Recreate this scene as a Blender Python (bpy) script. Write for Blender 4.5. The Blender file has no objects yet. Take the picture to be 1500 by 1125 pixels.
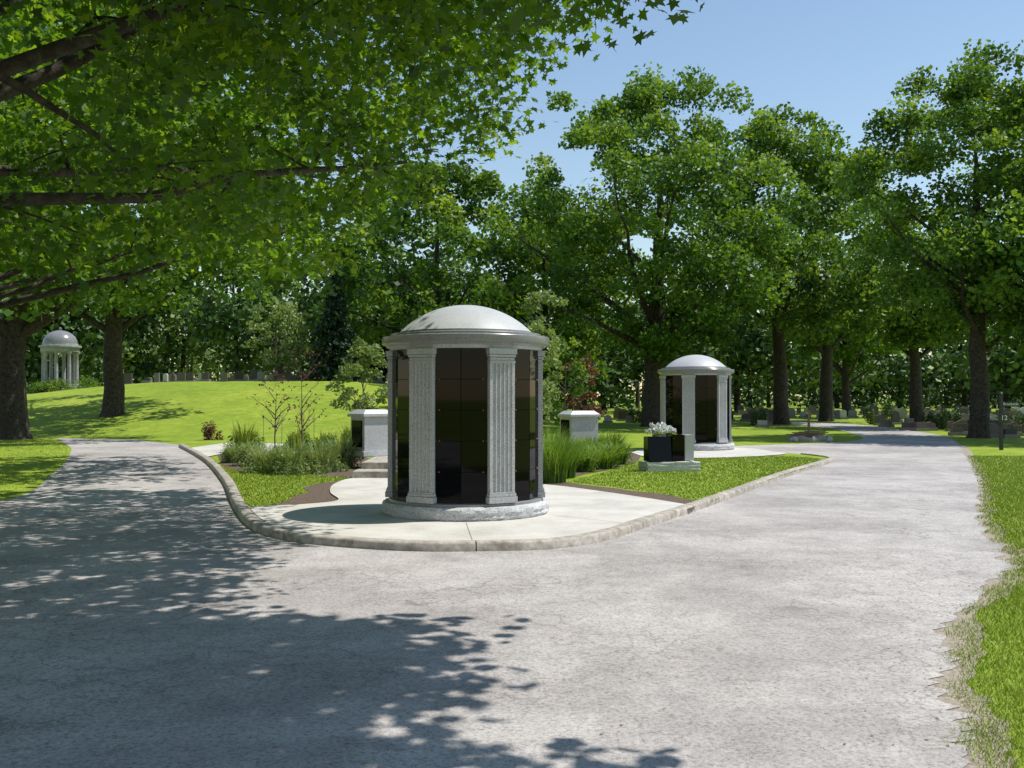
import bpy, bmesh, math, random
import numpy as np
from mathutils import Vector, Matrix
from mathutils.geometry import delaunay_2d_cdt
random.seed(7); RNG=np.random.default_rng(11)
sc=bpy.context.scene
CAMH=1.6; F=1458.0; HOR=580.0; ZI=0.10
def W(u,v,z=0.0):
    y=(CAMH-z)*F/(v-HOR); return ((u-750)/F*y, y)
def AT(u,y): return (u-750)/F*y
# ---------------------------------------------------------------- materials
def newmat(name):
    m=bpy.data.materials.new(name); m.use_nodes=True
    nt=m.node_tree; nt.nodes.clear()
    o=nt.nodes.new('ShaderNodeOutputMaterial'); b=nt.nodes.new('ShaderNodeBsdfPrincipled')
    nt.links.new(b.outputs[0],o.inputs[0]); return m,nt,b,o
def N(nt,t,**k):
    n=nt.nodes.new(t)
    for a,v in k.items():
        if a in n.inputs: n.inputs[a].default_value=v
        else: setattr(n,a,v)
    return n
def coords(nt,obj=False):
    if obj: return N(nt,'ShaderNodeTexCoord').outputs['Object']
    return N(nt,'ShaderNodeNewGeometry').outputs['Position']
def noise(nt,co,scale,detail=4,rough=.6,dist=0):
    n=N(nt,'ShaderNodeTexNoise'); n.inputs['Scale'].default_value=scale; n.inputs['Detail'].default_value=detail
    n.inputs['Roughness'].default_value=rough; n.inputs['Distortion'].default_value=dist
    nt.links.new(co,n.inputs['Vector']); return n.outputs['Fac']
def ramp(nt,fac,stops):
    r=N(nt,'ShaderNodeValToRGB'); e=r.color_ramp.elements
    e[0].position=stops[0][0]; e[0].color=(*stops[0][1],1); e[1].position=stops[-1][0]; e[1].color=(*stops[-1][1],1)
    for p,c in stops[1:-1]:
        x=e.new(p); x.color=(*c,1)
    nt.links.new(fac,r.inputs[0]); return r.outputs[0]
def mix(nt,fac,a,b,mode='MIX'):
    m=N(nt,'ShaderNodeMix',data_type='RGBA',blend_type=mode)
    for sock,val in ((m.inputs[0],fac),(m.inputs[6],a),(m.inputs[7],b)):
        if hasattr(val,'node'): nt.links.new(val,sock)
        elif isinstance(val,(int,float)): sock.default_value=val
        else: sock.default_value=(*val,1)
    return m.outputs[2]
def bump(nt,b,h,s=.3,d=.02):
    n=N(nt,'ShaderNodeBump'); n.inputs['Strength'].default_value=s; n.inputs['Distance'].default_value=d
    nt.links.new(h,n.inputs['Height']); nt.links.new(n.outputs[0],b.inputs['Normal'])
def g(v): return (v,v,v)
def simple(name,c1,c2,scale=20,rough=.7,bs=.3,bd=.01,detail=5,obj=False,big=None):
    m,nt,b,o=newmat(name); co=coords(nt,obj)
    f=noise(nt,co,scale,detail,.65); c=ramp(nt,f,[(.35,c1),(.65,c2)])
    if big:
        f2=noise(nt,co,big[0],3); c=mix(nt,1.0,c,ramp(nt,f2,[(.35,g(big[1])),(.65,g(1))]),'MULTIPLY')
    nt.links.new(c,b.inputs['Base Color']); b.inputs['Roughness'].default_value=rough
    if bs: bump(nt,b,f,bs,bd)
    return m
def granite(name,lo,mid,hi,rough=.55,bs=.1,bd=.003,sc_=130):
    m,nt,b,o=newmat(name); co=coords(nt,True)
    f=noise(nt,co,sc_,3,.8); c=ramp(nt,f,[(.36,g(lo)),(.46,g(mid)),(.6,g(hi))])
    f2=noise(nt,co,2.5,4); c=mix(nt,1.0,c,ramp(nt,f2,[(.3,g(.84)),(.7,g(1))]),'MULTIPLY')
    f3=noise(nt,co,14 if rough<.6 else 6,4)
    nt.links.new(c,b.inputs['Base Color']); b.inputs['Roughness'].default_value=rough
    bump(nt,b,f if bs<.3 else f3,bs,bd); return m
M={}
M['granite']=granite('grey_granite',.12,.4,.62,.5,sc_=100)
M['granite_l']=granite('light_granite_dome',.36,.52,.62,.42)
M['granite_r']=granite('rough_granite',.26,.48,.68,.85,.6,.02,60)
M['cornice']=granite('polished_grey_granite',.09,.21,.34,.25)
M['joint']=simple('dark_joint',(.004,.003,.003),(.01,.008,.007),30)
m,nt,b,o=newmat('black_polished_granite'); co=coords(nt,True)
f=noise(nt,co,160,2,.8); nt.links.new(ramp(nt,f,[(.5,(.002,.0018,.002)),(.78,(.008,.0065,.0065))]),b.inputs['Base Color'])
b.inputs['Roughness'].default_value=.03; b.inputs['Specular IOR Level'].default_value=.17; M['black']=m
m,nt,b,o=newmat('bronze'); b.inputs['Base Color'].default_value=(.28,.15,.06,1); b.inputs['Metallic'].default_value=.8; b.inputs['Roughness'].default_value=.45
co=coords(nt,True); bump(nt,b,noise(nt,co,60),.2,.003); M['bronze']=m
# asphalt
m,nt,b,o=newmat('weathered_asphalt'); co=coords(nt)
big=noise(nt,co,.4,5,.68); med=noise(nt,co,2.4,4,.65); fine=noise(nt,co,42,3,.85)
c=ramp(nt,big,[(.34,(.325,.297,.28)),(.48,(.40,.368,.345)),(.53,(.45,.417,.39)),(.66,(.51,.475,.445))])
c=mix(nt,1.0,c,ramp(nt,med,[(.3,g(.82)),(.7,g(1.06))]),'MULTIPLY')
c=mix(nt,1.0,c,ramp(nt,fine,[(.28,g(.38)),(.47,g(.98)),(.72,g(1.35))]),'MULTIPLY')
nd=N(nt,'ShaderNodeTexNoise'); nd.inputs['Scale'].default_value=2.2; nd.inputs['Detail'].default_value=6; nd.inputs['Roughness'].default_value=.65; nt.links.new(co,nd.inputs['Vector'])
va=N(nt,'ShaderNodeVectorMath',operation='MULTIPLY_ADD'); nt.links.new(nd.outputs['Color'],va.inputs[0]); va.inputs[1].default_value=(.6,.6,0); nt.links.new(co,va.inputs[2])
def crack(scale,w,mlo,mhi,mscale):
    v=N(nt,'ShaderNodeTexVoronoi',feature='DISTANCE_TO_EDGE'); v.inputs['Scale'].default_value=scale; nt.links.new(va.outputs[0],v.inputs['Vector'])
    k=ramp(nt,v.outputs['Distance'],[(0,g(1)),(w,g(0))])
    mk=ramp(nt,noise(nt,co,mscale,2),[(mlo,g(0)),(mhi,g(1))])
    return mix(nt,1.0,k,mk,'MULTIPLY')
k1=crack(4.2,.034,.44,.56,.45); k2=crack(.8,.007,.42,.55,.9)
k1=mix(nt,1.0,k1,g(.58),'MULTIPLY'); k2=mix(nt,1.0,k2,g(.42),'MULTIPLY')
c=mix(nt,k1,c,(.13,.11,.09)); c=mix(nt,k2,c,(.12,.105,.09))
nt.links.new(c,b.inputs['Base Color']); b.inputs['Roughness'].default_value=.85; b.inputs['Specular IOR Level'].default_value=.3
bump(nt,b,fine,.6,.006); M['asphalt']=m
# concrete
m,nt,b,o=newmat('concrete'); co=coords(nt)
c=ramp(nt,noise(nt,co,1.6,4),[(.3,(.52,.49,.43)),(.7,(.67,.64,.58))])
ff=noise(nt,co,90,3,.8); c=mix(nt,1.0,c,ramp(nt,ff,[(.3,g(.8)),(.7,g(1.1))]),'MULTIPLY')
st_=noise(nt,co,.9,5,.75); c=mix(nt,1.0,c,ramp(nt,st_,[(.36,g(.84)),(.5,g(1))]),'MULTIPLY')
nt.links.new(c,b.inputs['Base Color']); b.inputs['Roughness'].default_value=.85; bump(nt,b,ff,.2,.003); M['concrete']=m
M['kerb']=simple('kerb_concrete',(.28,.235,.18),(.58,.535,.47),9,.9,.4,.004,8,big=(.9,.72))
# grass ground
m,nt,b,o=newmat('lawn'); co=coords(nt)
c=ramp(nt,noise(nt,co,.25,5,.65),[(.3,(.21,.31,.027)),(.55,(.285,.38,.038)),(.75,(.37,.43,.065))])
f1=noise(nt,co,28,4,.75); c=mix(nt,1.0,c,ramp(nt,f1,[(.3,g(.5)),(.65,g(1.2))]),'MULTIPLY')
f4=noise(nt,co,2.2,4,.7); c=mix(nt,1.0,c,ramp(nt,f4,[(.3,g(.7)),(.65,g(1.1))]),'MULTIPLY')
nt.links.new(c,b.inputs['Base Color']); b.inputs['Roughness'].default_value=.9; b.inputs['Specular IOR Level'].default_value=.15
bump(nt,b,f1,.5,.015); M['lawn']=m
M['mulch']=simple('bark_mulch',(.04,.026,.017),(.19,.135,.09),45,.95,.6,.008,6)
M['dirt']=simple('dirt_edge',(.22,.18,.13),(.42,.36,.29),30,.95,.5,.008,6)
M['bark']=simple('bark',(.022,.017,.013),(.085,.068,.052),9,.95,.9,.03,6)
M['bark_l']=simple('young_bark',(.09,.065,.05),(.17,.13,.1),20,.9,.4,.01)
M['white']=simple('white_paint',g(.68),g(.78),8,.5,.1,.003)
M['stone_l']=simple('pale_stone',(.4,.39,.37),(.55,.54,.52),6,.7,.2,.01)
M['stone_g']=simple('weathered_grey_stone',(.24,.24,.24),(.38,.38,.38),5,.7,.2,.01)
M['wood']=simple('timber',(.2,.12,.06),(.34,.22,.12),14,.8,.4,.01)
M['post']=simple('dark_post',(.02,.022,.02),(.045,.05,.045),20,.6,.2,.005)
M['sign']=simple('sign_green',(.015,.03,.022),(.02,.04,.03),20,.5,0)
M['wire']=simple('galvanised_wire',g(.3),g(.45),20,.5,0)
def stonecols():
    m,nt,b,o=newmat('gravestone_granite')
    a=N(nt,'ShaderNodeAttribute',attribute_name='tint')
    c=ramp(nt,a.outputs['Fac'],[(0,(.03,.03,.033)),(.4,(.09,.075,.07)),(.65,(.17,.12,.105)),(.88,(.25,.24,.23)),(1,(.5,.49,.47))])
    co=coords(nt); c=mix(nt,1.0,c,ramp(nt,noise(nt,co,30,3),[(.3,g(.8)),(.7,g(1.1))]),'MULTIPLY')
    nt.links.new(c,b.inputs['Base Color']); b.inputs['Roughness'].default_value=.5; return m
M['graves']=stonecols()
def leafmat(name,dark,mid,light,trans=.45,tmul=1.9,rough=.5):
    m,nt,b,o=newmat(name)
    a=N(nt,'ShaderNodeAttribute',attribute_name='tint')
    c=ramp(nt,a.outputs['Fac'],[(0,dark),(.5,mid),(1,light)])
    if trans==0:
        nt.links.new(c,b.inputs['Base Color']); b.inputs['Roughness'].default_value=rough; b.inputs['Specular IOR Level'].default_value=.2; return m
    nt.links.new(c,b.inputs['Base Color']); b.inputs['Roughness'].default_value=rough; b.inputs['Specular IOR Level'].default_value=.35
    t=N(nt,'ShaderNodeBsdfTranslucent'); tc=mix(nt,1.0,c,(tmul*1.15,tmul,tmul*.35),'MULTIPLY'); nt.links.new(tc,t.inputs[0])
    ms=N(nt,'ShaderNodeMixShader'); ms.inputs[0].default_value=trans
    nt.links.new(b.outputs[0],ms.inputs[1]); nt.links.new(t.outputs[0],ms.inputs[2]); nt.links.new(ms.outputs[0],o.inputs[0]); return m
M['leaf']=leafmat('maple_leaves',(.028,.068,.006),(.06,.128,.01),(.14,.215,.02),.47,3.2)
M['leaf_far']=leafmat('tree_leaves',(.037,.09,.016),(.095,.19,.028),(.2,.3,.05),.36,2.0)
M['leaf_dark']=leafmat('distant_leaves',(.028,.062,.018),(.066,.128,.026),(.16,.235,.05),0)
M['leaf_light']=leafmat('pale_leaves',(.14,.21,.08),(.22,.31,.11),(.3,.39,.17),.3,1.3)
M['leaf_red']=leafmat('red_leaves',(.08,.03,.03),(.15,.06,.045),(.2,.12,.07),.35,1.3)
M['needle']=leafmat('spruce_needles',(.015,.036,.02),(.026,.056,.03),(.045,.09,.05),0)
M['blade']=leafmat('grass_blades',(.21,.29,.024),(.3,.395,.042),(.4,.46,.08),0)
M['petal']=leafmat('white_petals',(.75,.75,.74),(.82,.82,.81),(.86,.86,.85),0)
M['litter']=leafmat('leaf_litter',(.12,.08,.05),(.2,.15,.08),(.24,.24,.09),0)
# ---------------------------------------------------------------- mesh helpers
def link(me,name,mat,parent=None):
    ob=bpy.data.objects.new(name,me); sc.collection.objects.link(ob)
    if mat: me.materials.append(mat)
    if parent: ob.parent=parent
    return ob
def empty(name,loc=(0,0,0)):
    e=bpy.data.objects.new(name,None); e.location=loc; sc.collection.objects.link(e); e.empty_display_size=.2; return e
def npmesh(name,V,nper,tint=None,smooth=False):
    P=V.shape[0]; me=bpy.data.meshes.new(name)
    me.vertices.add(P*nper); me.vertices.foreach_set('co',V.astype(np.float32).ravel())
    me.loops.add(P*nper); me.loops.foreach_set('vertex_index',np.arange(P*nper,dtype=np.int32))
    me.polygons.add(P); me.polygons.foreach_set('loop_start',np.arange(0,P*nper,nper,dtype=np.int32))
    try: me.polygons.foreach_set('loop_total',np.full(P,nper,dtype=np.int32))
    except Exception: pass
    me.update(calc_edges=True)
    if tint is not None:
        a=me.attributes.new('tint','FLOAT','FACE'); a.data.foreach_set('value',np.clip(tint,0,1).astype(np.float32))
    return me
def finish(me,ang=35):
    for p in me.polygons: p.use_smooth=True
    me.set_sharp_from_angle(angle=math.radians(ang)); return me
def bm_obj(bm,name,mat,parent=None,ang=35,bevel=0):
    if bevel:
        bmesh.ops.bevel(bm,geom=list(bm.edges),offset=bevel,segments=2,affect='EDGES',clamp_overlap=True)
    bmesh.ops.recalc_face_normals(bm,faces=bm.faces)
    me=bpy.data.meshes.new(name); bm.to_mesh(me); bm.free(); finish(me,ang); return link(me,name,mat,parent)
def box(bm,c,s,rz=0,pre=None):
    mt=Matrix.Translation(Vector(c))@Matrix.Rotation(rz,4,'Z')@Matrix.Diagonal((*s,1))
    if pre is not None: mt=pre@mt
    return bmesh.ops.create_cube(bm,size=1,matrix=mt)['verts']
def revolve(bm,prof,seg=72,c=(0,0,0),jit=None):
    rings=[]
    for r,z in prof:
        if r<1e-5: rings.append([bm.verts.new((c[0],c[1],c[2]+z))]); continue
        rings.append([bm.verts.new((c[0]+r*math.cos(2*math.pi*i/seg),c[1]+r*math.sin(2*math.pi*i/seg),c[2]+z)) for i in range(seg)])
    for a,b_ in zip(rings,rings[1:]):
        for i in range(seg):
            j=(i+1)%seg
            if len(a)==1 and len(b_)==1: continue
            if len(a)==1: bm.faces.new((a[0],b_[j],b_[i]))
            elif len(b_)==1: bm.faces.new((a[i],a[j],b_[0]))
            else: bm.faces.new((a[i],a[j],b_[j],b_[i]))
    return rings
def sheet(name,pts,z,mat,parent=None):
    vs=[Vector((p[0],p[1])) for p in pts]
    A=sum(vs[i].x*vs[(i+1)%len(vs)].y-vs[(i+1)%len(vs)].x*vs[i].y for i in range(len(vs)))
    if A<0: vs=vs[::-1]
    r=delaunay_2d_cdt(vs,[],[list(range(len(vs)))],1,1e-5)
    fs=[]
    for f in r[2]:
        a,b_,c=[r[0][i] for i in f[:3]]
        ar=(b_-a).cross(c-a)
        if abs(ar)<1e-9: continue
        fs.append(f if ar>0 else f[::-1])
    me=bpy.data.meshes.new(name); me.from_pydata([(v.x,v.y,z) for v in r[0]],[],fs); me.update(); return link(me,name,mat,parent)
def slab(name,pts,z0,z1,mat,parent=None,bev=.008):
    bm=bmesh.new(); vs=[bm.verts.new((p[0],p[1],z1)) for p in pts]; f=bm.faces.new(vs)
    r=bmesh.ops.extrude_face_region(bm,geom=[f])
    for v in r['geom']:
        if isinstance(v,bmesh.types.BMVert): v.co.z=z0
    return bm_obj(bm,name,mat,parent,20,.01)
def smooth(pts,n=8,closed=False):
    out=[]; P=[Vector((p[0],p[1])) for p in pts]; L=len(P)
    rng=range(L) if closed else range(L-1)
    for i in rng:
        p0=P[(i-1)%L] if closed or i>0 else P[0]; p1=P[i]; p2=P[(i+1)%L]; p3=P[(i+2)%L] if closed or i+2<L else P[-1]
        for k in range(n):
            t=k/n; out.append(tuple(.5*((2*p1)+(-p0+p2)*t+(2*p0-5*p1+4*p2-p3)*t*t+(-p0+3*p1-3*p2+p3)*t**3)))
    if not closed: out.append(tuple(P[-1]))
    return out
class Tubes:
    def __init__(s): s.V=[]; s.Fc=[]; s.n=0
    def add(s,pts,rad,sides=7):
        pts=[Vector(p) for p in pts]; rings=[]
        for i,p in enumerate(pts):
            d=(pts[min(i+1,len(pts)-1)]-pts[max(i-1,0)]).normalized()
            u=d.orthogonal().normalized() if i==0 else (uprev-d*uprev.dot(d)).normalized()
            uprev=u; w=d.cross(u); r=rad[i]; st=s.n
            for k in range(sides):
                a=2*math.pi*k/sides; s.V.append(p+(u*math.cos(a)+w*math.sin(a))*r)
            s.n+=sides; rings.append(st)
        for a,b_ in zip(rings,rings[1:]):
            for k in range(sides):
                j=(k+1)%sides; s.Fc.append((a+k,a+j,b_+j,b_+k))
    def obj(s,name,mat,parent=None):
        me=bpy.data.meshes.new(name); me.from_pydata([tuple(v) for v in s.V],[],s.Fc); me.update()
        me.polygons.foreach_set('use_smooth',[True]*len(me.polygons)); return link(me,name,mat,parent)
MAPLE=np.array([(0,-.5),(.12,-.22),(.42,-.3),(.3,-.05),(.5,.14),(.22,.12),(.0,.55),(-.22,.12),(-.5,.14),(-.3,-.05),(-.42,-.3),(-.12,-.22)])*1.0
MAPLE2=np.array([(0,-.45),(.45,-.2),(.3,.0),(.4,.3),(0,.5),(-.4,.3),(-.3,0),(-.45,-.2)])
CLUST=np.array([(-.5,-.15),(-.1,-.5),(.35,-.3),(.5,.2),(.05,.25),(-.2,.5)])
QUAD=np.array([(-.5,-.1),(.1,-.45),(.5,.15),(-.1,.4)])
OVAL=np.array([(0,-.5),(.2,-.1),(0,.5),(-.2,-.1)])
def leaves(C,size,templ,up=.7,rng=RNG,fold=.15):
    n=len(C); m_=len(templ)
    nr=rng.normal(size=(n,3)); nr/=np.linalg.norm(nr,axis=1)[:,None]; nr[:,2]+=up; nr/=np.linalg.norm(nr,axis=1)[:,None]
    t=rng.normal(size=(n,3)); t-=nr*(t*nr).sum(1)[:,None]; t/=np.linalg.norm(t,axis=1)[:,None]; b_=np.cross(nr,t)
    s=size*(rng.uniform(.65,1.25,n))[:,None,None]
    x=templ[None,:,0,None]; y=templ[None,:,1,None]
    return C[:,None,:]+s*(t[:,None,:]*x+b_[:,None,:]*y-nr[:,None,:]*(np.abs(x)*fold+np.abs(y)*fold*.8))
# ---------------------------------------------------------------- sun direction
az=math.radians(80); el=math.radians(61)
S=Vector((math.sin(az)*math.cos(el),math.cos(az)*math.cos(el),math.sin(el)))
sun=bpy.data.lights.new('sun','SUN'); sun.energy=5; sun.angle=math.radians(.53); sun.color=(1,.965,.91)
so=bpy.data.objects.new('sun',sun); so.rotation_euler=S.to_track_quat('Z','Y').to_euler(); so.location=(10,10,30); sc.collection.objects.link(so)
w=bpy.data.worlds.new('World'); sc.world=w; w.use_nodes=True; nt=w.node_tree
bg=nt.nodes['Background']; sky=nt.nodes.new('ShaderNodeTexSky'); sky.sky_type='NISHITA'; sky.sun_disc=False
sky.sun_elevation=el; sky.sun_rotation=az; sky.air_density=1.25; sky.dust_density=.1; sky.ozone_density=.9
nt.links.new(sky.outputs[0],bg.inputs[0]); bg.inputs[1].default_value=.14
sc.view_settings.view_transform='Standard'
try: sc.view_settings.look='None'
except Exception: pass
cam=bpy.data.cameras.new('camera'); co_=bpy.data.objects.new('camera',cam); sc.collection.objects.link(co_)
cam.sensor_width=36; cam.lens=35; cam.clip_end=4000; cam.clip_start=.05
co_.location=(0,0,CAMH); co_.rotation_euler=(math.radians(90+.688),0,0); sc.camera=co_
# ---------------------------------------------------------------- terrain
def sst(t): t=np.clip(t,0,1); return t*t*(3-2*t)
def terrain(x,y):
    x=np.asarray(x,float); y=np.asarray(y,float)
    a=sst((y-36-np.clip(-x-14,0,40)*.35)/24); bx=sst((4-x)/14); left=1-.45*sst((-x-20)/18)
    return 2.5*a*bx*left
xs=np.concatenate([np.linspace(-1500,-130,12),np.arange(-120,121,1.5),np.linspace(130,1500,12)])
ys=np.concatenate([np.linspace(-300,-40,6),np.arange(-30,161,1.5),np.linspace(170,2500,14)])
gx,gy=np.meshgrid(xs,ys); gz=terrain(gx,gy)
Vt=np.stack([gx,gy,gz],-1).reshape(-1,3); nx=len(xs); fc=[]
for j in range(len(ys)-1):
    for i in range(nx-1): fc.append((j*nx+i,j*nx+i+1,(j+1)*nx+i+1,(j+1)*nx+i))
me=bpy.data.meshes.new('ground'); me.from_pydata([tuple(v) for v in Vt],[],fc); me.polygons.foreach_set('use_smooth',[True]*len(fc)); link(me,'ground',M['lawn'])
# ---------------------------------------------------------------- roads
redge=[(2.35,-9),(2.1,-2),(1.95,2.5),W(1410,1125),W(1400,1060),W(1382,980),W(1395,905),W(1465,840),W(1470,815),W(1432,760),W(1430,700),W(1405,652)]
redge=smooth(redge,16); rr=random.Random(3)
redge_j=[(x+rr.uniform(-.07,.07)*(1 if 2<y<14 else .4)+.05*math.sin(y*4.3),y) for x,y in redge]
rfar=smooth([W(1405,652),W(1385,640),W(1320,629),W(1240,621),W(1150,617)],5)[1:]
lfar=smooth([W(1140,620),W(1215,628),W(1262,640),W(1240,647),W(1150,651),W(1060,654)],5)
mid=[(4,29.5),(-8,29.5),W(275,653)]
lr=smooth([W(230,648),W(160,640),W(60,631),W(-150,624)],5)
ll=smooth([W(-150,630),W(50,638),W(98,652),W(102,668),W(75,697),W(0,735),(-9.0,11),(-12,4),(-13,-9)],8)
sheet('road',redge_j+rfar+lfar+mid+lr+ll,.008,M['asphalt'])
dirt=[(x+.08+.14*abs(math.sin(y*1.7))+rr.uniform(0,.08),y) for x,y in redge]+[(x-.5,y) for x,y in reversed(redge)]
sheet('dirt_shoulder',dirt,.004,M['dirt'])
# ---------------------------------------------------------------- island
kp=[W(262,655),W(298,676),W(325,706),W(340,740),W(362,771),W(405,789),W(480,800),W(600,808),W(720,808),W(820,804),W(895,791),W(945,774),W(1020,749),W(1085,725),W(1150,700),W(1207,682),W(1222,675),W(1180,669)]
kl=smooth(kp,8); 
back=[(6.0,29.0),(3,30.5),(-4,31.5),(-9,31.2)]
def offset(line,d):
    out=[]
    for i,p in enumerate(line):
        a=Vector(line[max(i-1,0)]); b_=Vector(line[min(i+1,len(line)-1)]); t=(b_-a).normalized(); n=Vector((-t.y,t.x)); out.append((p[0]+n.x*d,p[1]+n.y*d))
    return out
isl=empty('traffic_island')
def sweep(name,line,prof,mat,parent,groove=3.0):
    bm=bmesh.new(); rings=[]
    offs=[offset(line,d) for d,z in prof]
    for i in range(len(line)): rings.append([bm.verts.new((offs[k][i][0],offs[k][i][1],prof[k][1])) for k in range(len(prof))])
    for a,b_ in zip(rings,rings[1:]):
        for k in range(len(prof)-1): bm.faces.new((a[k],b_[k],b_[k+1],a[k+1]))
    return bm_obj(bm,name,mat,parent,40)
def resample(line,step):
    P=[Vector(p) for p in line]; out=[P[0]]; acc=0
    for a,b_ in zip(P,P[1:]):
        L=(b_-a).length; d=step-acc
        while d<=L: out.append(a.lerp(b_,d/L)); d+=step
        acc=(L-(d-step))
    return [tuple(p) for p in out]
kd=resample(kl,.1); seg=24; i=0; nk=0
while i<len(kd)-3:
    part=kd[i:i+seg+1]
    if len(part)>2:
        part=list(part); a=Vector(part[-1]); b_=Vector(part[-2]); part[-1]=tuple(a.lerp(b_,.12))
        sweep('kerb_stone_%02d'%nk,part,[(0,-.02),(.006,ZI-.02),(.02,ZI-.004),(.035,ZI+.002),(.15,ZI+.002),(.16,ZI-.01),(.16,-.02)],M['kerb'],isl)
    i+=seg; nk+=1
inner=offset(kl,.155)
sheet('island_lawn',inner+back,.07,M['lawn'],isl)
sweep('kerb_backing',[inner[-1]]+back+[inner[0]],[(0,-.02),(0,.07)],M['mulch'],isl)
nose=[p for p in offset(kl,.165) if p[1]<W(0,739,ZI)[1]+.0]
def I(u,v): return W(u,v,ZI)
pad=nose+smooth([I(1005,738),I(950,729),I(860,716),I(800,709),I(700,702),I(580,697),I(520,699),I(490,708),I(484,720),I(495,732),I(440,738)],5)
sheet('plaza_concrete',pad,ZI-.004,M['concrete'],isl)
sheet('side_path_concrete',[I(276,656),I(345,646),I(420,650),I(520,664),I(500,672),I(400,660),I(345,660),I(306,668)],ZI-.006,M['concrete'],isl)
def groove(p,q,nm='pad_joint'):
    p=Vector(p);q=Vector(q);n=(q-p).normalized();n=Vector((-n.y,n.x))*.004
    sheet(nm,[p+n,q+n,q-n,p-n][::-1],ZI,M['dirt'],isl)
groove(I(683,765),W(693,793,ZI)); groove(I(797,752),I(925,767)); groove(I(565,752),I(385,765))
mz=.078; rj=random.Random(8)
def ragged(pts,a=.05): return [(x+rj.uniform(-a,a),y+rj.uniform(-a,a)*1.5) for x,y in pts]
sheet('mulch_bed',ragged([I(520,699),I(503,702),I(470,706),I(440,712),I(452,719),I(430,724),I(425,731),I(400,737),I(440,739),I(500,739),I(505,720)],.05),mz,M['mulch'],isl)
sheet('mulch_bed.001',ragged(smooth([I(318,662),I(360,659),I(480,664),I(575,676),I(575,697),I(515,699),I(430,692),I(350,688),I(325,678)],4)),mz,M['mulch'],isl)
sheet('mulch_bed.002',ragged(smooth([I(800,712),I(790,680),I(860,664),I(930,658),I(935,672),I(900,684),I(850,694),I(825,703),I(900,713),I(1000,727),I(1018,737),I(985,744),I(900,730)],4),.04),mz,M['mulch'],isl)
sheet('columbarium_pad',smooth([I(925,662),I(960,655),I(1080,655),I(1130,660),I(1150,664),I(1090,668),I(1000,670),I(940,667)],4),ZI-.012,M['concrete'],isl)
def rect(x0,x1,y0,y1): return [(x0,y0),(x1,y0),(x1,y1),(x0,y1)]
st=empty('concrete_steps')
slab('step_1',rect(AT(517,18.4),-1.1,18.3,23.9),ZI-.05,.21,M['kerb'],st)
slab('step_2',rect(AT(528,18.9),-1.2,19.0,23.8),.2,.33,M['kerb'],st)
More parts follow.
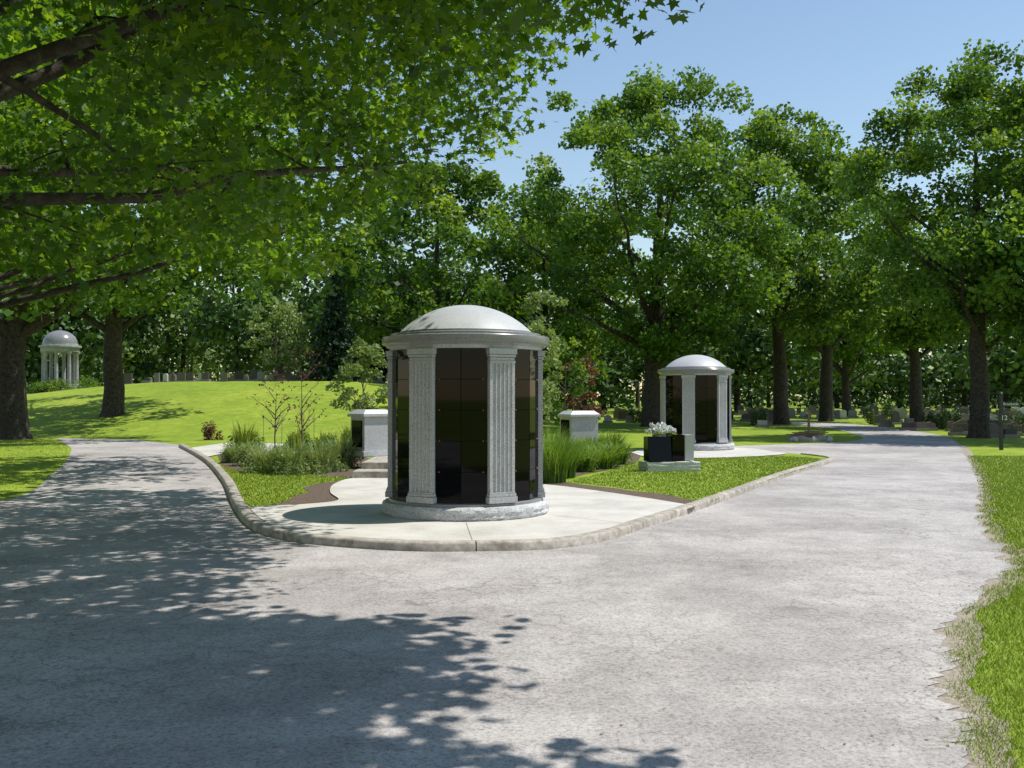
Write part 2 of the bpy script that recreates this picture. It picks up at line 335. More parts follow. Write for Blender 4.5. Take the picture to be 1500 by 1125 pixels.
# ---------------------------------------------------------------- columbarium
def columbarium(x,y,rot):
    e=empty('columbarium',(x,y,ZI)); e.rotation_euler=(0,0,rot); rd=random.Random(5)
    bm=bmesh.new(); revolve(bm,[(0,0),(1.07,0),(1.085,.03),(1.08,.06),(1.09,.09),(1.08,.125),(1.06,.15),(1.03,.158),(0,.158)],120)
    for v in bm.verts:
        r=math.hypot(v.co.x,v.co.y)
        if r>1.05: k=1+rd.uniform(-.014,.008); v.co.x*=k; v.co.y*=k; v.co.z+=rd.uniform(-.006,.006) if v.co.z>.02 else 0
    bm_obj(bm,'rough_base',M['granite_r'],e,25)
    bm=bmesh.new(); revolve(bm,[(0,.15),(1.0,.15),(1.0,.185),(.985,.195),(0,.195)],96); bm_obj(bm,'plinth',M['cornice'],e)
    bm=bmesh.new(); revolve(bm,[(.9,.19),(.9,2.12)],72); bm_obj(bm,'core',M['joint'],e)
    z0,z1=.2,2.08; rows=5; hh=(z1-z0)/rows
    bmP=bmesh.new(); bmR=bmesh.new(); bmC=bmesh.new(); bmB=bmesh.new()
    for s in range(6):
        ac=-math.pi/2+s*math.pi/3
        for k in (-1,1):
            aa=ac+k*math.radians(9.7); wd=2*.945*math.tan(math.radians(9.7))
            for r in range(rows):
                pre=Matrix.Rotation(aa+rd.uniform(-.0025,.0025),4,'Z')
                vs=box(bmP,(.925,0,z0+hh*(r+.5)),(.04,wd-.006,hh-.006),0,pre)
        for r in range(1,rows):
            for off in (-.27,.27):
                a2=ac+off/.95; rr_=.95+.006
                mt=Matrix.Rotation(a2,4,'Z')@Matrix.Translation((rr_,0,z0+hh*r))@Matrix.Rotation(math.pi/2,4,'Y')
                bmesh.ops.create_cone(bmR,cap_ends=True,segments=10,radius1=.011,radius2=.007,depth=.012,matrix=mt)
        ap=ac+math.pi/6; pre=Matrix.Rotation(ap,4,'Z'); hw=.172
        prof=[(-hw,.86),(-hw,1.0)]; nf=5; mrg=.03; fw=(2*hw-2*mrg)/nf
        for q in range(nf):
            a0=-hw+mrg+q*fw
            prof.append((a0+.006,1.0))
            for t in range(5):
                th=math.pi*t/4; prof.append((a0+fw/2-(fw/2-.009)*math.cos(th),1.0-.019*math.sin(th)-.002))
            prof.append((a0+fw-.006,1.0))
        prof+=[(hw,1.0),(hw,.86)]
        lo=[bmC.verts.new(pre@Vector((r_,yy,.33))) for yy,r_ in prof]; hi=[bmC.verts.new(pre@Vector((r_,yy,1.9))) for yy,r_ in prof]
        for i_ in range(len(prof)-1): bmC.faces.new((lo[i_],lo[i_+1],hi[i_+1],hi[i_]))
        for zc,h_,ex in ((.235,.075,.03),(.291,.032,.018),(.318,.024,.008),(1.915,.03,.008),(1.95,.04,.0),(1.99,.03,.014),(2.045,.072,.026)):
            box(bmB,(.93+ex/2,0,zc),(.14+ex,2*hw+ex*1.6,h_),0,pre)
    bm_obj(bmP,'niche_panels',M['black'],e,20,.003); bm_obj(bmR,'rosettes',M['bronze'],e)
    bm_obj(bmC,'fluted_pilasters',M['granite'],e,25); bm_obj(bmB,'pilaster_caps',M['granite'],e,25,.004)
    bm=bmesh.new(); revolve(bm,[(.9,2.082),(.99,2.082),(.995,2.12),(1.01,2.125)],96); bm_obj(bm,'architrave',M['granite'],e)
    bm=bmesh.new(); revolve(bm,[(.9,2.125),(1.03,2.125),(1.045,2.14),(1.06,2.15),(1.085,2.16),(1.09,2.17),(1.09,2.245),(1.083,2.253),(1.0,2.262),(.98,2.268)],120); bm_obj(bm,'cornice',M['cornice'],e)
    R=(.86**2+.36**2)/(2*.36); pr=[]
    bm=bmesh.new(); revolve(bm,[(.985,2.26),(.985,2.285),(.975,2.295),(.87,2.305),(.865,2.322),(.84,2.324)],120); bm_obj(bm,'dome_band',M['cornice'],e)
    for t in range(13):
        a=math.asin(.86/R)*(1-t/12); pr.append((R*math.sin(a) if t<12 else 0,2.325+R*math.cos(a)-(R-.36)))
    bm=bmesh.new(); revolve(bm,pr,120); bm_obj(bm,'dome',M['granite_l'],e,30)
    return e
columbarium(-.60,13.0,math.radians(-1)); columbarium(AT(1019,28.6),28.6,math.radians(8))
# ---------------------------------------------------------------- niche pedestals
def niche(u,y,z,wd,rot,h=.98):
    e=empty('niche_pedestal',(AT(u,y),y,z)); e.rotation_euler=(0,0,rot); s=wd
    bm=bmesh.new(); box(bm,(0,0,.06),(s+.06,s*.8+.06,.12)); bm_obj(bm,'base',M['granite_r'],e,25,.01)
    bm=bmesh.new(); box(bm,(0,0,.12+(h-.27)/2),(s-.06,s*.8-.06,h-.27)); bm_obj(bm,'body',M['granite'],e,25,.006)
    bm=bmesh.new()
    box(bm,(-s*.5+.02,0,.12+(h-.27)/2),(.035,s*.5,h-.42)); bm_obj(bm,'niche_doors',M['black'],e,25,.004)
    bm=bmesh.new(); box(bm,(0,0,h-.12),(s+.05,s*.8+.05,.06)); bm_obj(bm,'cornice',M['granite'],e,25,.008)
    bm=bmesh.new(); vs=box(bm,(0,0,h-.045),(s+.02,s*.8+.02,.09))
    for v in vs:
        if v.co.z>h-.03: v.co.x*=.72; v.co.y*=.72
    bm_obj(bm,'cap',M['granite_l'],e,25,.006)
niche(543,21.2,.33,.72,math.radians(42)); niche(848,25.5,ZI,.84,math.radians(25),1.12)
# ---------------------------------------------------------------- black monument with flowers
mx,my=AT(980,20.4),20.4; e=empty('granite_monument',(mx,my,.07)); e.rotation_euler=(0,0,math.radians(14)); rd=random.Random(2)
bm=bmesh.new(); box(bm,(0,0,.09),(1.14,.5,.2)); bmesh.ops.subdivide_edges(bm,edges=bm.edges[:],cuts=7,use_grid_fill=True)
for v in bm.verts: v.co+=Vector((rd.uniform(-.012,.012),rd.uniform(-.014,.014),rd.uniform(-.008,.008)))
bm_obj(bm,'rough_base',M['granite_r'],e,20)
bm=bmesh.new(); vs=box(bm,(-.26,-.02,.2+.25),(.5,.3,.5))
for v in vs:
    if v.co.z>.5 and v.co.y<0: v.co.y+=.06; 
bm_obj(bm,'black_tablet',M['black'],e,25,.008)
bm=bmesh.new(); box(bm,(.15,.02,.2+.27),(.26,.26,.54)); bm_obj(bm,'black_tablet_2',M['black'],e,25,.008)
bm=bmesh.new(); box(bm,(.4,.03,.2+.27),(.2,.28,.53)); bm_obj(bm,'granite_end',M['granite'],e,25,.008)
bm=bmesh.new(); revolve(bm,[(0,.7),(.1,.7),(.12,.74),(.09,.76),(0,.76)],20,(-.25,0,0)); bm_obj(bm,'flower_saddle',M['cornice'],e)
C=[]
for q in range(34):
    a=rd.uniform(0,6.28); r=rd.uniform(0,1)**.5; C.append((-.22+.32*r*math.cos(a),.2*r*math.sin(a)-.03,.8+.18*(1-r*r)*rd.uniform(.3,1)))
P=[];T=[]
for c in C:
    for k in range(3):
        n_=12; cc=np.array([c]*n_)+RNG.normal(size=(n_,3))*.018; P.append(leaves(cc,.07,OVAL*np.array([1.8,1]),.3)); T.append(RNG.uniform(0,1,n_))
me=npmesh('white_flowers',np.concatenate(P),4,np.concatenate(T)); link(me,'white_flowers',M['petal'],e)
cc=np.array(C)[RNG.integers(0,34,120)]+RNG.normal(size=(120,3))*.04-np.array([0,0,.06]); me=npmesh('flower_leaves',leaves(cc,.07,OVAL),4,RNG.uniform(0,1,120)); link(me,'flower_leaves',M['leaf_far'],e)
# ---------------------------------------------------------------- trees
def limb(tb,p0,p1,r0,r1,sag=.15,seg=6,sides=6,rd=random):
    p0=Vector(p0);p1=Vector(p1); L=(p1-p0).length; cpt=p0.lerp(p1,.5)+Vector((rd.uniform(-1,1),rd.uniform(-1,1),rd.uniform(0,1)))*L*sag
    pts=[];ra=[]
    for k in range(seg+1):
        t=k/seg; pts.append((1-t)**2*p0+2*t*(1-t)*cpt+t*t*p1+Vector((rd.uniform(-1,1),rd.uniform(-1,1),rd.uniform(-1,1)))*L*.012*(0<k<seg)); ra.append(r0+(r1-r0)*t**.8)
    tb.add(pts,ra,sides); return pts
def tree(name,base,H,R,z0,tr,seed,nc,lpc,ls,cr,mat='leaf_far',templ=QUAD,clumps=None,nl=10,bark='bark',ztop=.8,up=.7,flare=1.35,fork=.3,lod=None,lr=.45):
    rd=random.Random(seed); rg=np.random.default_rng(seed); bx,by,bz=base
    e=empty(name,(0,0,0)); tb=Tubes()
    if clumps is None:
        clumps=[]; zc=(z0+H)/2; hz=(H-z0)/2; ph=[rd.uniform(0,6.28) for _ in range(4)]
        while len(clumps)<nc:
            z=rd.uniform(-1,1); a=rd.uniform(0,6.28); 
            env=math.sqrt(max(0,1-abs(z)**2.4))*(1-.18*max(z,0))*(1+.16*math.sin(3*a+ph[0]+z*2)+.12*math.sin(5*a+ph[1]-3*z))
            r=env*rd.uniform(0,1)**.42
            if rd.random()>.2+.8*abs(math.sin(z*5+a*2+ph[2])): continue
            clumps.append((bx+R*r*math.cos(a),by+R*r*math.sin(a),bz+zc+z*hz+rd.uniform(-.05,.05)*H-.25*cr))
    cl=np.array(clumps)
    top=(bx+rd.uniform(-.03,.03)*H,by+rd.uniform(-.03,.03)*H,bz+H*ztop)
    tp=[];ra=[]
    for k in range(11):
        t=k/10; tp.append(Vector((bx+(top[0]-bx)*t+rd.uniform(-.1,.1)*tr*2*(k>0),by+(top[1]-by)*t+rd.uniform(-.1,.1)*tr*2*(k>0),bz-.15+(H*ztop+.15)*t))); ra.append(tr*((flare if k==0 else 1.0))*(1-t)**.75+tr*.06)
    tp.insert(1,tp[0].lerp(tp[1],.25)); ra.insert(1,tr*1.08)
    tb.add(tp,ra,12)
    nodes=[tp[i_] for i_ in range(5,len(tp))]; nr=[ra[i_] for i_ in range(5,len(tp))]
    order=sorted(range(len(cl)),key=lambda i_:-((cl[i_][0]-bx)**2+(cl[i_][1]-by)**2)); done=[]
    for i_ in order:
        p=Vector(cl[i_])
        if any((p-q).length<R*.42 for q in done): continue
        done.append(p)
        hd=math.hypot(p.x-bx,p.y-by); za=min(max(p.z-bz-hd*.75,H*fork*.75),H*ztop*.85)
        t=za/(H*ztop); a=tp[0].lerp(tp[-1],t); r=tr*(1-t)**.75*lr+.01
        pts=limb(tb,a,p,r,.02 if tr>.2 else .006,.13,7,6,rd)
        for j_,q in enumerate(pts[2:]): nodes.append(q); nr.append(r*(1-(j_+2)/7.5))
        if len(done)>=nl: break
    na=np.array([tuple(q) for q in nodes]); nrr=np.array(nr); d0=np.array([((na-c)**2).sum(1).min() for c in cl])
    for i_ in np.argsort(d0):
        d=((na-cl[i_])**2).sum(1)**.5; j_=int((d+ .0).argmin())
        if d[j_]>.1:
            r0=min(nrr[j_]*.6,tr*.12)+.003
            pts=limb(tb,na[j_],cl[i_],r0,r0*.4,.12,4,4,rd)
            na=np.vstack([na,np.array([tuple(pts[2]),tuple(pts[4])])]); nrr=np.append(nrr,[r0*.7,r0*.45])
    tb.obj('trunk_and_branches',M[bark],e)
    def fol(cl,lpc,ls,templ,nm):
        n=len(cl)*lpc; ci=np.repeat(np.arange(len(cl)),lpc)
        sz=rg.uniform(.65,1.3,len(cl))[ci]
        d=rg.normal(size=(n,3)); d/=np.linalg.norm(d,axis=1)[:,None]; d*=(rg.uniform(0,1,n)**.5)[:,None]*cr*sz[:,None]; d[:,2]*=.6
        rad=np.hypot(d[:,0],d[:,1]); d[:,2]-=rad*rad/(cr*2.2)
        C=cl[ci]+d
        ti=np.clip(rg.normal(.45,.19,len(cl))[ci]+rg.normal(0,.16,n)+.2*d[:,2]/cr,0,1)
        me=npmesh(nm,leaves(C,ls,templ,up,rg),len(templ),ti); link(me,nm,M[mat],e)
    if lod is None: fol(cl,lpc,ls,templ,'foliage')
    else:
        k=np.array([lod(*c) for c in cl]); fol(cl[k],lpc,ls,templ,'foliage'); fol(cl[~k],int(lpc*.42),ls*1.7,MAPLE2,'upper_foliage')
    return e
bx_=[(-400,400),(0,400),(370,405),(430,440),(520,405),(600,370),(665,285),(720,235),(770,255),(820,285),(885,225),(915,130),(955,40),(958,0)]
def lowest(u):
    for (a,va_),(b_,vb) in zip(bx_,bx_[1:]):
        if a<=u<=b_: return va_+(vb-va_)*(u-a)/(b_-a)
    return 400 if u<-400 else -60
def shade_ok(x,y,rd):
    if y<1.2: return x<3
    v=HOR+CAMH*F/y; u=750+F*x/y
    if v>1150: return u<880
    if v>1080: return u<600
    if v>1040: return u<550
    if v>950: return u<620
    if v>918: return u<690
    if v>890: return u<300
    if v>838: return u<(330-(v-838)*.6)
    if v>745: return u<345 or (u<420 and v<800 and rd.random()<.5)
    if v>655: return u<305-(745-v)*.1
    return x<-4
rd=random.Random(21); T0=(-5.8,6.6); T1=(-13.5,20.5); c0=[];c1=[]
RT0=11.0; tries=0
def accept(x,y,z):
    d0=math.hypot(x-T0[0],y-T0[1])/RT0; d1=math.hypot(x-T1[0],y-T1[1])/9.5
    if min(d0,d1)>1: return False
    if z>11.5-3.5*min(d0,d1)**2: return False
    if math.hypot(x,y)<4 and z<7: return False
    k=z/S.z
    if not shade_ok(x-S.x*k,y-S.y*k,rd): return False
    k2=(z-2.4)/S.z
    if math.hypot(x-S.x*k2+.45,y-S.y*k2-13)<1.4: return False
    u=750+F*x/y; v=HOR-F*(z-CAMH)/y; pr=.42*F/y
    if not (v+pr<-10 or u<-150-pr or u>1600):
        lim=lowest(u+pr*.7) if u>500 else lowest(u)
        if v+pr*.75>lim or y<5.5: return False
    (c0 if d0<d1 else c1).append((x,y,z)); return True
n=0
while n<2100 and tries<600000:
    tries+=1
    n+=accept(rd.uniform(-17,5),rd.uniform(1.0,27),2.9+8.6*rd.random()**1.1)
n=0
while n<780 and tries<1600000:
    tries+=1
    gx_=rd.uniform(-7,.3); gy_=rd.uniform(3.2,17 if rd.random()<.65 else 7); z=rd.uniform(4.2,9.5); k=z/S.z
    n+=accept(gx_+S.x*k,gy_+S.y*k,z)
print('near clumps',len(c0),len(c1),tries)
lod=lambda x,y,z: bool(y>1 and abs(x/y)<.6 and (z-CAMH)/y<.47 and y<15)
tree('maple_tree',(T0[0],T0[1],0),11.5,11,3,.34,31,0,80,.103,.56,'leaf',MAPLE,clumps=c0,nl=20,up=.9,lod=lod,lr=.27)
tree('maple_tree',(T1[0],T1[1],0),11.5,10,3,.4,32,0,80,.12,.62,'leaf',MAPLE,clumps=c1,nl=16,up=.9,lod=lod,lr=.33)
def tz(x,y): return float(terrain(x,y))
def T(name,u,y,H,R,z0,tr,seed,nc=150,lpc=130,ls=.3,cr=1.25,**k):
    x=AT(u,y); tree(name,(x,y,tz(x,y)),H,R,z0,tr,seed,nc,lpc,ls,cr,**k)
T('shade_tree',22,37,17,9,6.0,.52,41,190,140,.24)
T('shade_tree',165,46,17,8.5,6.2,.46,42,170,130,.28)
T('shade_tree',-160,30,16,8,5.0,.5,49,120,90,.3)
T('oak_tree',955,52,17.8,8.2,4.8,.52,43,220,230,.225,cr=1.2)
T('oak_tree',800,62,13.5,6.5,4,.4,44,130,170,.28)
T('oak_tree',1145,56,17.2,5.4,5.6,.42,45,120,200,.24,cr=1.15)
T('oak_tree',1210,63,15.8,5.6,6,.42,46,110,170,.26)
T('oak_tree',1343,50,10.5,4.2,5,.34,47,80,170,.24)
T('oak_tree',1433,38,14.4,4.7,5,.36,48,150,240,.175,cr=.95)
T('oak_tree',1560,36,12,4.6,4.6,.36,50,100,150,.22)
T('oak_tree',1240,74,11,5,5,.35,51,80,120,.33)
T('oak_tree',640,66,15,8,3.5,.4,52,140,140,.33)
T('young_tree',532,29.5,3.2,1.0,1.2,.035,61,44,80,.1,.26,mat='leaf_light',bark='bark_l',nl=8)
T('young_tree',788,30,4.9,.95,1.2,.04,62,40,60,.12,.3,mat='leaf_light',bark='bark_l',nl=10)
T('young_tree',826,32,3.6,.8,.9,.035,63,26,60,.11,.3,mat='leaf_far',bark='bark_l',nl=8)
T('red_leaf_tree',852,33,2.9,.75,.8,.03,64,24,50,.1,.26,mat='leaf_red',bark='bark_l',nl=8)
T('sapling',402,24,2.2,.5,.8,.022,65,30,5,.06,.15,mat='leaf_red',bark='bark_l',nl=10)
T('sapling',443,25,2.9,.6,.8,.022,66,40,5,.06,.15,mat='leaf_red',bark='bark_l',nl=12)
T('flowering_tree',405,62,5.2,2,1.5,.1,67,40,60,.2,.6,mat='leaf_light',bark='bark_l',nl=8)
def spruce(u,y,H,R,seed):
    x=AT(u,y); z=tz(x,y); rd=random.Random(seed); e=empty('spruce_tree'); tb=Tubes(); tb.add([(x,y,z-.1),(x,y,z+H*.6),(x,y,z+H)],[.16,.08,.02],8)
    C=[]
    for k in range(46):
        t=k/46; zz=z+.3+t*(H-.3); r=R*(1-t)**.85*rd.uniform(.75,1.1)
        for j in range(int(5+9*(1-t))):
            a=rd.uniform(0,6.28); L=r*rd.uniform(.75,1.05); p1=Vector((x+L*math.cos(a),y+L*math.sin(a),zz-.22*L)); tb.add([(x,y,zz+.05),p1],[.02,.008],4)
            for q in range(int(6+16*L)):
                s=rd.random()**.7; C.append((x+L*s*math.cos(a)+rd.gauss(0,.1),y+L*s*math.sin(a)+rd.gauss(0,.1),zz-.22*L*s+rd.gauss(0,.07)))
    tb.obj('trunk',M['bark'],e); C=np.array(C); me=npmesh('needles',leaves(C,.26,CLUST*np.array([.5,1.2]),.4),6,RNG.uniform(0,1,len(C))); link(me,'needles',M['needle'],e)
spruce(490,60,6.6,1.9,1); spruce(560,72,7.5,2.2,2)
e=empty('distant_trees'); tb=Tubes(); CC=[];TT=[]; rd=random.Random(77)
def mass(x,y,H,R,n,z0=1.5,tone=.45):
    z=tz(x,y); tb.add([(x,y,z-.2),(x+rd.uniform(-.5,.5),y,z+H*.7)],[.32,.1],6)
    rg=np.random.default_rng(rd.randrange(10**6)); nb=26
    bc=rg.normal(size=(nb,3)); bc/=np.linalg.norm(bc,axis=1)[:,None]; bc*=(rg.uniform(0,1,nb)**.4)[:,None]
    bc=np.array([x,y,z+(z0+H)/2])+bc*np.array([R,R,(H-z0)/2])
    i_=rg.integers(0,nb,n); CC.append(bc[i_]+rg.normal(size=(n,3))*np.array([1,1,.7])*R*.19); TT.append(np.clip(rg.normal(tone,.2,nb)[i_]+rg.normal(0,.15,n),0,1))
for u in range(-150,1750,62):
    if 1255<u<1340: continue
    y=rd.uniform(84,104); mass(AT(u+rd.uniform(-20,20),y),y,rd.uniform(9,15)+(2.5 if u<700 else -2),rd.uniform(4.5,6.5),2100,.8 if u<900 else 2.6,rd.uniform(.25,.75))
for u in range(-200,1800,48):
    y=rd.uniform(118,140); mass(AT(u+rd.uniform(-20,20),y),y,rd.uniform(12,19)*(.6 if u>1150 else 1),rd.uniform(6,8)*(.8 if u>1150 else 1),1200,0,rd.uniform(.2,.6))
for k in range(46):
    y=rd.uniform(150,220); x_=rd.uniform(-.62,.62)*y; mass(x_,y,rd.uniform(13,19)*(.7 if x_>.27*y else 1),rd.uniform(8,11),700,-1,.4)
for u in range(-150,1750,42):
    y=rd.uniform(145,165); mass(AT(u,y),y,rd.uniform(5,8),5.5,420,-2.5,.3)
CC=np.concatenate(CC); TT=np.concatenate(TT); me=npmesh('foliage',leaves(CC,.6,QUAD,.6),4,TT); link(me,'foliage',M['leaf_dark'],e); tb.obj('trunks',M['bark'],e)
# ---------------------------------------------------------------- shrubs
def shrub(name,x,y,r,h,n,ls,mat,z=.08,templ=OVAL,up=.5,seed=0,stems=True):
    rg=np.random.default_rng(seed+5); e=empty(name); nb=max(6,int(14*r)); 
    bc=rg.normal(size=(nb,3)); bc/=np.linalg.norm(bc,axis=1)[:,None]; bc*=.6; bc[:,2]=np.abs(bc[:,2])
    i_=rg.integers(0,nb,n); d=rg.normal(size=(n,3)); d/=np.linalg.norm(d,axis=1)[:,None]; d*=.42*(rg.uniform(.3,1,n)[:,None])
    P=(bc[i_]+d)*np.array([r,r,h]); P[:,2]=np.abs(P[:,2]); P+=np.array([x,y,z])
    me=npmesh('leaves',leaves(P,ls,templ,up,rg),len(templ),np.clip(rg.normal(.5,.2,nb)[i_]+rg.normal(0,.15,n),0,1)); link(me,'leaves',M[mat],e)
    tb=Tubes()
    for b_ in bc: tb.add([(x,y,z-.02),(x+b_[0]*r,y+b_[1]*r,z+b_[2]*h)],[.012,.004],4)
    tb.obj('stems',M['bark_l'],e)
def blades(name,x,y,r,h,n,wd,mat,z=.08,droop=.5,seed=0):
    rg=np.random.default_rng(seed+9); a=rg.uniform(0,6.283,n); rr_=r*.45*np.sqrt(rg.uniform(0,1,n)); bx,by=x+rr_*np.cos(a),y+rr_*np.sin(a)
    a2=a+rg.normal(0,.5,n); hh=h*rg.uniform(.6,1.1,n); out=r*droop*rg.uniform(.2,1.2,n); px,py=-np.sin(a2),np.cos(a2); Q=[];K=4
    def pt(t): return bx+np.cos(a2)*out*t**2,by+np.sin(a2)*out*t**2,z+hh*(t-.25*droop*t**3)
    for k in range(K):
        t0,t1=k/K,(k+1)/K; w0=wd*(1-t0**1.5)/2+.0005; w1=wd*(1-t1**1.5)/2+.0005; x0,y0,z0_=pt(t0); x1,y1,z1_=pt(t1)
        Q.append(np.stack([np.stack([x0-px*w0,y0-py*w0,z0_],-1),np.stack([x0+px*w0,y0+py*w0,z0_],-1),np.stack([x1+px*w1,y1+py*w1,z1_],-1),np.stack([x1-px*w1,y1-py*w1,z1_],-1)],1))
    ti=np.tile(rg.uniform(.1,1,n),K); me=npmesh(name,np.concatenate(Q),4,ti); link(me,name,M[mat])
def at(u,v): return I(u,v)
s=1
for (u,v,r,h) in ((395,690,.62,.62),(430,692,.6,.66),(468,690,.6,.66),(500,684,.55,.7),(372,680,.5,.55),(345,676,.4,.45)):
    x,y=at(u,v); blades('sage_clump',x,y,r,h*1.1,260,.022,'leaf_light',.08,.6,s); shrub('lavender_shrub',x,y,r*1.05,h*.95,1500,.075,'leaf_light',seed=s); s+=1
for (u,v,r,h) in ((358,662,.6,1.0),(515,668,.5,1.0),(480,664,.5,.75),(437,660,.5,.75)):
    x,y=at(u,v); shrub('leafy_shrub',x,y,r,h*.8,1100,.1,'leaf_far',seed=s); blades('daylily_clump',x,y,r*.9,h,160,.03,'blade',.08,.6,s); s+=1
for (u,v,r,h) in ((806,704,.62,1.05),(822,697,.6,.95),(800,690,.6,1.15)):
    x,y=at(u,v); blades('ornamental_grass',x,y,r,h,700,.013,'leaf_far',.08,.9,s); s+=1
for (u,v,r,h) in ((850,688,.6,.6),(878,684,.6,.6),(900,678,.55,.62),(862,672,.6,.7),(893,664,.6,.75)):
    x,y=at(u,v); blades('daylily_clump',x,y,r,h,350,.028,'leaf_far',.08,.8,s); shrub('leafy_shrub',x,y,r*.8,h*.8,700,.08,'leaf_far',seed=s); s+=1
x,y=at(768,690); shrub('leafy_shrub',x,y,.5,.7,700,.09,'leaf_far',seed=90)
x=AT(310,36); shrub('garden_bush',x,36,.45,.9,1000,.09,'leaf_red',z=tz(x,36),seed=91)
for k,u in enumerate((70,90,125,48,20)):
    x=AT(u,62); shrub('hedge_shrub',x,62,1.0,.9,900,.16,'leaf_far',z=tz(x,62)-.05,seed=100+k)
e=empty('plant_stakes'); tb=Tubes(); tw=Tubes()
for u,v in ((386,650),(413,648),(445,646),(460,650)):
    x,y=at(u,v); tb.add([(x,y,.05),(x+.01,y,1.0)],[.012,.01],6)
for z_ in (.35,.6,.85):
    q=[at(386,650),at(413,648),at(445,646),at(460,650)]; tw.add([(p[0],p[1],z_) for p in q],[.004]*4,4)
tb.obj('stakes',M['wood'],e); tw.obj('wires',M['wire'],e)
# ---------------------------------------------------------------- lawn blades
def lawn(name,n,sampler,h,wd,zf=lambda x,y:0,seed=0):
    rg=np.random.default_rng(seed); x,y=sampler(rg,n); n=len(x); a=rg.uniform(0,6.283,n); sc_=np.clip(y/7,.8,3); hh=h*rg.uniform(.5,1.3,n)
    w_=wd*sc_
    z=zf(x,y)*np.ones(n)-.003; le=rg.normal(size=(n,2))*hh[:,None]*.6
    V=np.stack([np.stack([x-np.cos(a)*w_,y-np.sin(a)*w_,z],-1),np.stack([x+np.cos(a)*w_,y+np.sin(a)*w_,z],-1),np.stack([x+le[:,0],y+le[:,1],z+hh],-1)],1)
    link(npmesh(name,V,3,rg.normal(.45,.25,n)),name,M['blade'])
ry=np.array([p[1] for p in redge]); rx=np.array([p[0] for p in redge]); o_=np.argsort(ry); ry=ry[o_]; rx=rx[o_]
def samp_r(rg,n):
    y=2.5+24*rg.uniform(0,1,n)**1.9; e_=np.interp(y,ry,rx); mw=np.clip(.57*y-e_,0.3,None)+.6; x=e_+.0+.1*np.abs(rg.normal(size=n))+.05*np.sin(y*9)+mw*rg.uniform(0,1,n); return x,y
lawn('verge_grass',150000,samp_r,.034,.0035,seed=1)
def inpoly(x,y,poly):
    ins=np.zeros(len(x),bool); j=len(poly)-1
    for i in range(len(poly)):
        xi,yi=poly[i]; xj,yj=poly[j]; c=((yi>y)!=(yj>y))&(x<(xj-xi)*(y-yi)/((yj-yi) or 1e-9)+xi); ins^=c; j=i
    return ins
gp=smooth([I(830,704),I(900,686),I(950,672),I(1150,667),I(1205,674),I(1150,693),I(1080,717),I(1022,737),I(1000,727),I(900,711)],3)
def samp_i(poly):
    P=np.array(poly)
    def f(rg,n):
        x=rg.uniform(P[:,0].min(),P[:,0].max(),n); y=rg.uniform(P[:,1].min(),P[:,1].max(),n); k=inpoly(x,y,poly); return x[k],y[k]
    return f
lawn('island_grass',60000,samp_i(gp),.03,.004,lambda x,y:.07,2)
gp2=[I(318,680),I(350,688),I(430,692),I(520,698),I(470,706),I(440,712),I(450,719),I(428,726),I(410,738),I(362,739),I(345,720)]
lawn('island_grass',50000,samp_i(gp2),.03,.004,lambda x,y:.07,3)
gl=[W(-120,760),W(0,735),W(75,697),W(102,668),W(98,652),W(50,640),W(-150,632)]
lawn('verge_grass',50000,samp_i(gl),.03,.004,seed=4)
rg=np.random.default_rng(55); n=150; yy=3.5+14*rg.uniform(0,1,n)**1.5; ee=np.interp(yy,ry,rx)
xx=np.where(rg.uniform(0,1,n)<.7,ee-np.abs(rg.normal(0,.35,n)),rg.uniform(-5,1,n)); k=(yy<9.3)|(xx>2.6); xx=xx[k]; yy=yy[k]
P=leaves(np.stack([xx,yy,np.full(len(xx),.013)],-1),.024,OVAL*np.array([1.2,1]),9,rg,.02); P[:,:,2]=np.maximum(P[:,:,2],.0105)
link(npmesh('fallen_leaves',P,4,rg.uniform(0,1,len(xx))),'fallen_leaves',M['litter'])
# ---------------------------------------------------------------- gravestones (mass)
def stone(kind):
    prof=[(-.5,0),(.5,0)]
    if kind==0: prof+=[(.5,1),(-.5,1)]
    elif kind==1: prof+=[(.5,.8)]+[(.5*math.cos(t*math.pi/8),.8+.2*math.sin(t*math.pi/8)) for t in range(1,8)]+[(-.5,.8)]
    else: prof+=[(.5,.7),(.3,.88),(0,1),(-.3,.88),(-.5,.7)]
    return prof
bm=bmesh.new(); lay=bm.faces.layers.float.new('tint'); rd=random.Random(9)
def add_stone(x,y,w_,h,d,rz,kind,t):
    z=tz(x,y)-.05; pr=stone(kind); ca,sa=math.cos(rz),math.sin(rz); fs=[]
    def V_(px,py,pz): return bm.verts.new((x+px*ca-py*sa,y+px*sa+py*ca,z+pz))
    a=[V_(p[0]*w_,-d/2,.15+p[1]*h) for p in pr]; b_=[V_(p[0]*w_,d/2,.15+p[1]*h) for p in pr]; fs.append(bm.faces.new(a)); fs.append(bm.faces.new(b_[::-1]))
    for i in range(len(pr)): j=(i+1)%len(pr); fs.append(bm.faces.new((a[j],a[i],b_[i],b_[j])))
    for f in fs: f[lay]=t
    q=box(bm,(x,y,z+.09),(w_*1.35,d*1.8,.2),rz)
    for v in q:
        for f in v.link_faces: f[lay]=.8
def tone(): return rd.random()
for row,y0 in enumerate((50,53,56,59,62,66,70,75,80,86,92)):
    for k in range(84):
        x=-1+k*1.12+rd.uniform(-.35,.35); y=y0+rd.uniform(-.8,.8)+x*.1; u=750+F*x/y
        if u>1550 or u<640 or rd.random()<.25: continue
        if y<68 and 1150<u<1290: continue
        if y<58 and u<1100: continue
        add_stone(x,y,rd.uniform(.3,.65),rd.uniform(.25,.7),rd.uniform(.14,.22),rd.uniform(-.1,.1),rd.choice((0,1,2)),tone())
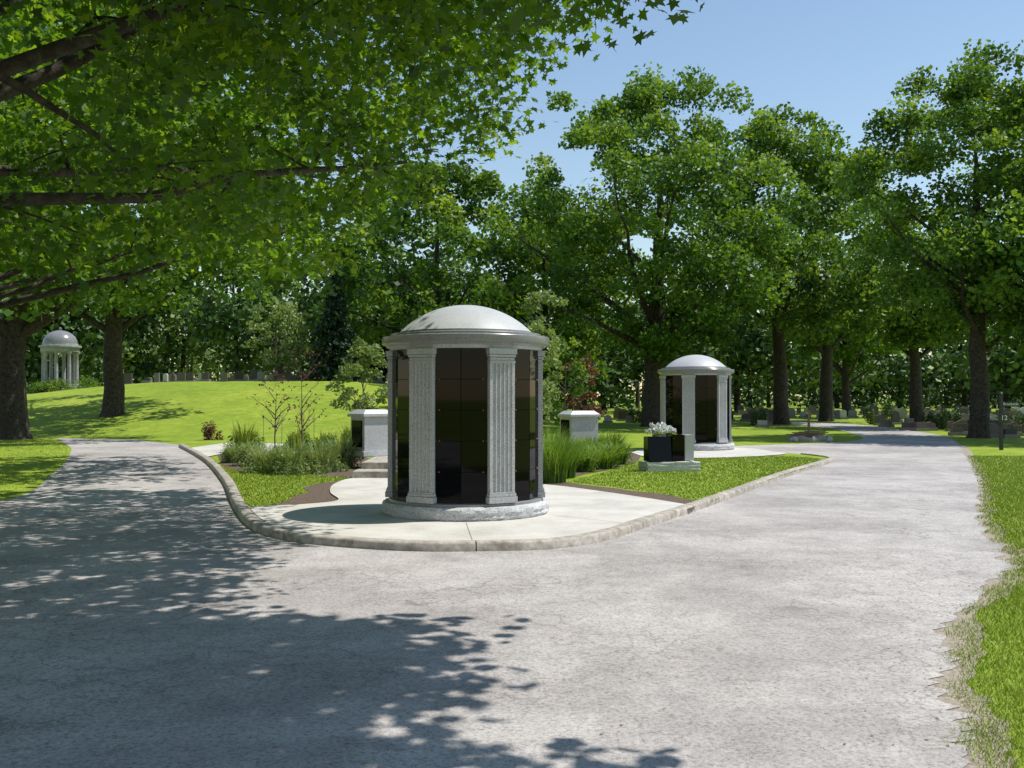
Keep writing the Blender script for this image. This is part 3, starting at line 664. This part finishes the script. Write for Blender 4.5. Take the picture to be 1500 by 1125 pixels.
for y0 in (62,65,68,71,75,80,86):
    for k in range(62):
        x=-52+k*.92+rd.uniform(-.3,.3); y=y0+rd.uniform(-.9,.9)
        if rd.random()<.25 or x>0: continue
        u=750+F*x/y
        if 40<u<150: continue
        add_stone(x,y,rd.uniform(.25,.6),rd.uniform(.25,.75),rd.uniform(.14,.22),rd.uniform(-.15,.15),rd.choice((0,1,2)),tone())
for k in range(50):
    y=rd.uniform(38,52); x=AT(rd.uniform(1320,1510),y)
    if x<17.6: continue
    add_stone(x,y,rd.uniform(.3,.6),rd.uniform(.2,.5),.2,rd.uniform(-.3,.3),rd.choice((0,1,2)),tone())
bmesh.ops.recalc_face_normals(bm,faces=bm.faces); me=bpy.data.meshes.new('gravestones'); bm.to_mesh(me); bm.free(); link(me,'gravestones',M['graves'])
for k,(u,y,h,r) in enumerate(((1378,48,1.3,.6),(1395,46,1.2,.55),(1355,50,1.2,.5),(1110,54,1.4,.6),(1275,56,1.3,.55),(930,60,1.2,.6),(1300,60,1.5,.6),(1490,44,1.2,.6))):
    x=AT(u,y); shrub('cedar_shrub',x,y,r,h,1100,.13,'leaf_dark',z=-.02,seed=200+k)
# ---------------------------------------------------------------- domed pavilion
px_,py_=AT(88,64),64; pz=tz(px_,py_); e=empty('domed_pavilion',(px_,py_,pz))
bm=bmesh.new(); revolve(bm,[(0,-.2),(1.6,-.2),(1.6,.15),(1.4,.15),(1.4,.32),(0,.32)],40); bm_obj(bm,'steps',M['stone_g'],e)
bm=bmesh.new()
for k in range(8):
    a=2*math.pi*k/8+.2; revolve(bm,[(.17,.32),(.17,.42),(.125,.46),(.115,1.6),(.1,2.35),(.13,2.4),(.16,2.46),(.16,2.52)],14,(1.0*math.cos(a),1.0*math.sin(a),0))
bm_obj(bm,'columns',M['stone_g'],e)
bm=bmesh.new(); revolve(bm,[(0,2.52),(1.15,2.52),(1.15,2.75),(1.28,2.8),(1.28,2.9),(1.08,2.93),(1.08,3.05),(1.04,3.05)],40); bm_obj(bm,'entablature',M['stone_g'],e)
bm=bmesh.new(); revolve(bm,[(1.04*math.cos(t*math.pi/20),3.05+.85*math.sin(t*math.pi/20)) for t in range(10)]+[(.08,3.9),(.08,3.98),(.1,4.03),(0,4.12)],40); bm_obj(bm,'dome',M['cornice'],e)
# ---------------------------------------------------------------- sign post
sx,sy=AT(1466,29.5),29.5; e=empty('street_name_sign',(sx,sy,0))
bm=bmesh.new(); box(bm,(0,0,.82),(.09,.09,1.66)); revolve(bm,[(.06,1.65),(.06,1.68),(0,1.73)],12); bm_obj(bm,'post',M['post'],e,25,.006)
bm=bmesh.new(); box(bm,(.28,-.005,1.36),(.56,.03,.14)); bm_obj(bm,'name_board',M['sign'],e,25,.004)
bm=bmesh.new(); box(bm,(.06,-.055,.95),(.3,.02,.3)); bm_obj(bm,'number_board',M['post'],e,25,.004)
def text(s_,loc,size,parent,nm):
    cu=bpy.data.curves.new(nm,'FONT'); cu.body=s_; cu.size=size; cu.extrude=.002; cu.align_x='CENTER'; cu.align_y='CENTER'
    ob=bpy.data.objects.new(nm,cu); sc.collection.objects.link(ob); ob.location=loc; ob.rotation_euler=(math.pi/2,0,0); ob.parent=parent; cu.materials.append(M['white'])
text('Brookside',(.28,-.024,1.36),.11,e,'lettering'); text('12',(.06,-.069,.95),.2,e,'number')
# ---------------------------------------------------------------- debris pile with post
px_,py_=AT(1182,35.5),35.5; e=empty('stone_and_timber_pile',(px_,py_,0)); rd=random.Random(4)
bm=bmesh.new()
bmesh.ops.create_icosphere(bm,subdivisions=4,radius=1)
for v in bm.verts: v.co=Vector((v.co.x*.75,v.co.y*.5,max(v.co.z,0)*.26*(1+.3*math.sin(5*v.co.x+3*v.co.y)))) 
bm_obj(bm,'sand_mound',M['dirt'],e,60)
bm=bmesh.new()
for k in range(9): box(bm,(rd.uniform(-.4,.4),rd.uniform(-.3,.3),.22+k*.014),(rd.uniform(.5,.9),.12,.035),rd.uniform(-.4,.4))
bm_obj(bm,'planks',M['wood'],e,25,.004)
bm=bmesh.new()
for k in range(8):
    q=bmesh.ops.create_icosphere(bm,subdivisions=2,radius=rd.uniform(.07,.14),matrix=Matrix.Translation((rd.uniform(-.8,.8),-.4+rd.uniform(-.15,.15),.06)))
    for v in q['verts']: v.co+=Vector((rd.uniform(-.015,.015),rd.uniform(-.015,.015),rd.uniform(-.015,.015)))
bm_obj(bm,'rocks',M['stone_l'],e,25)
bm=bmesh.new(); box(bm,(.15,.3,.5),(.08,.08,1.15)); bm_obj(bm,'stake',M['wood'],e,25,.005)
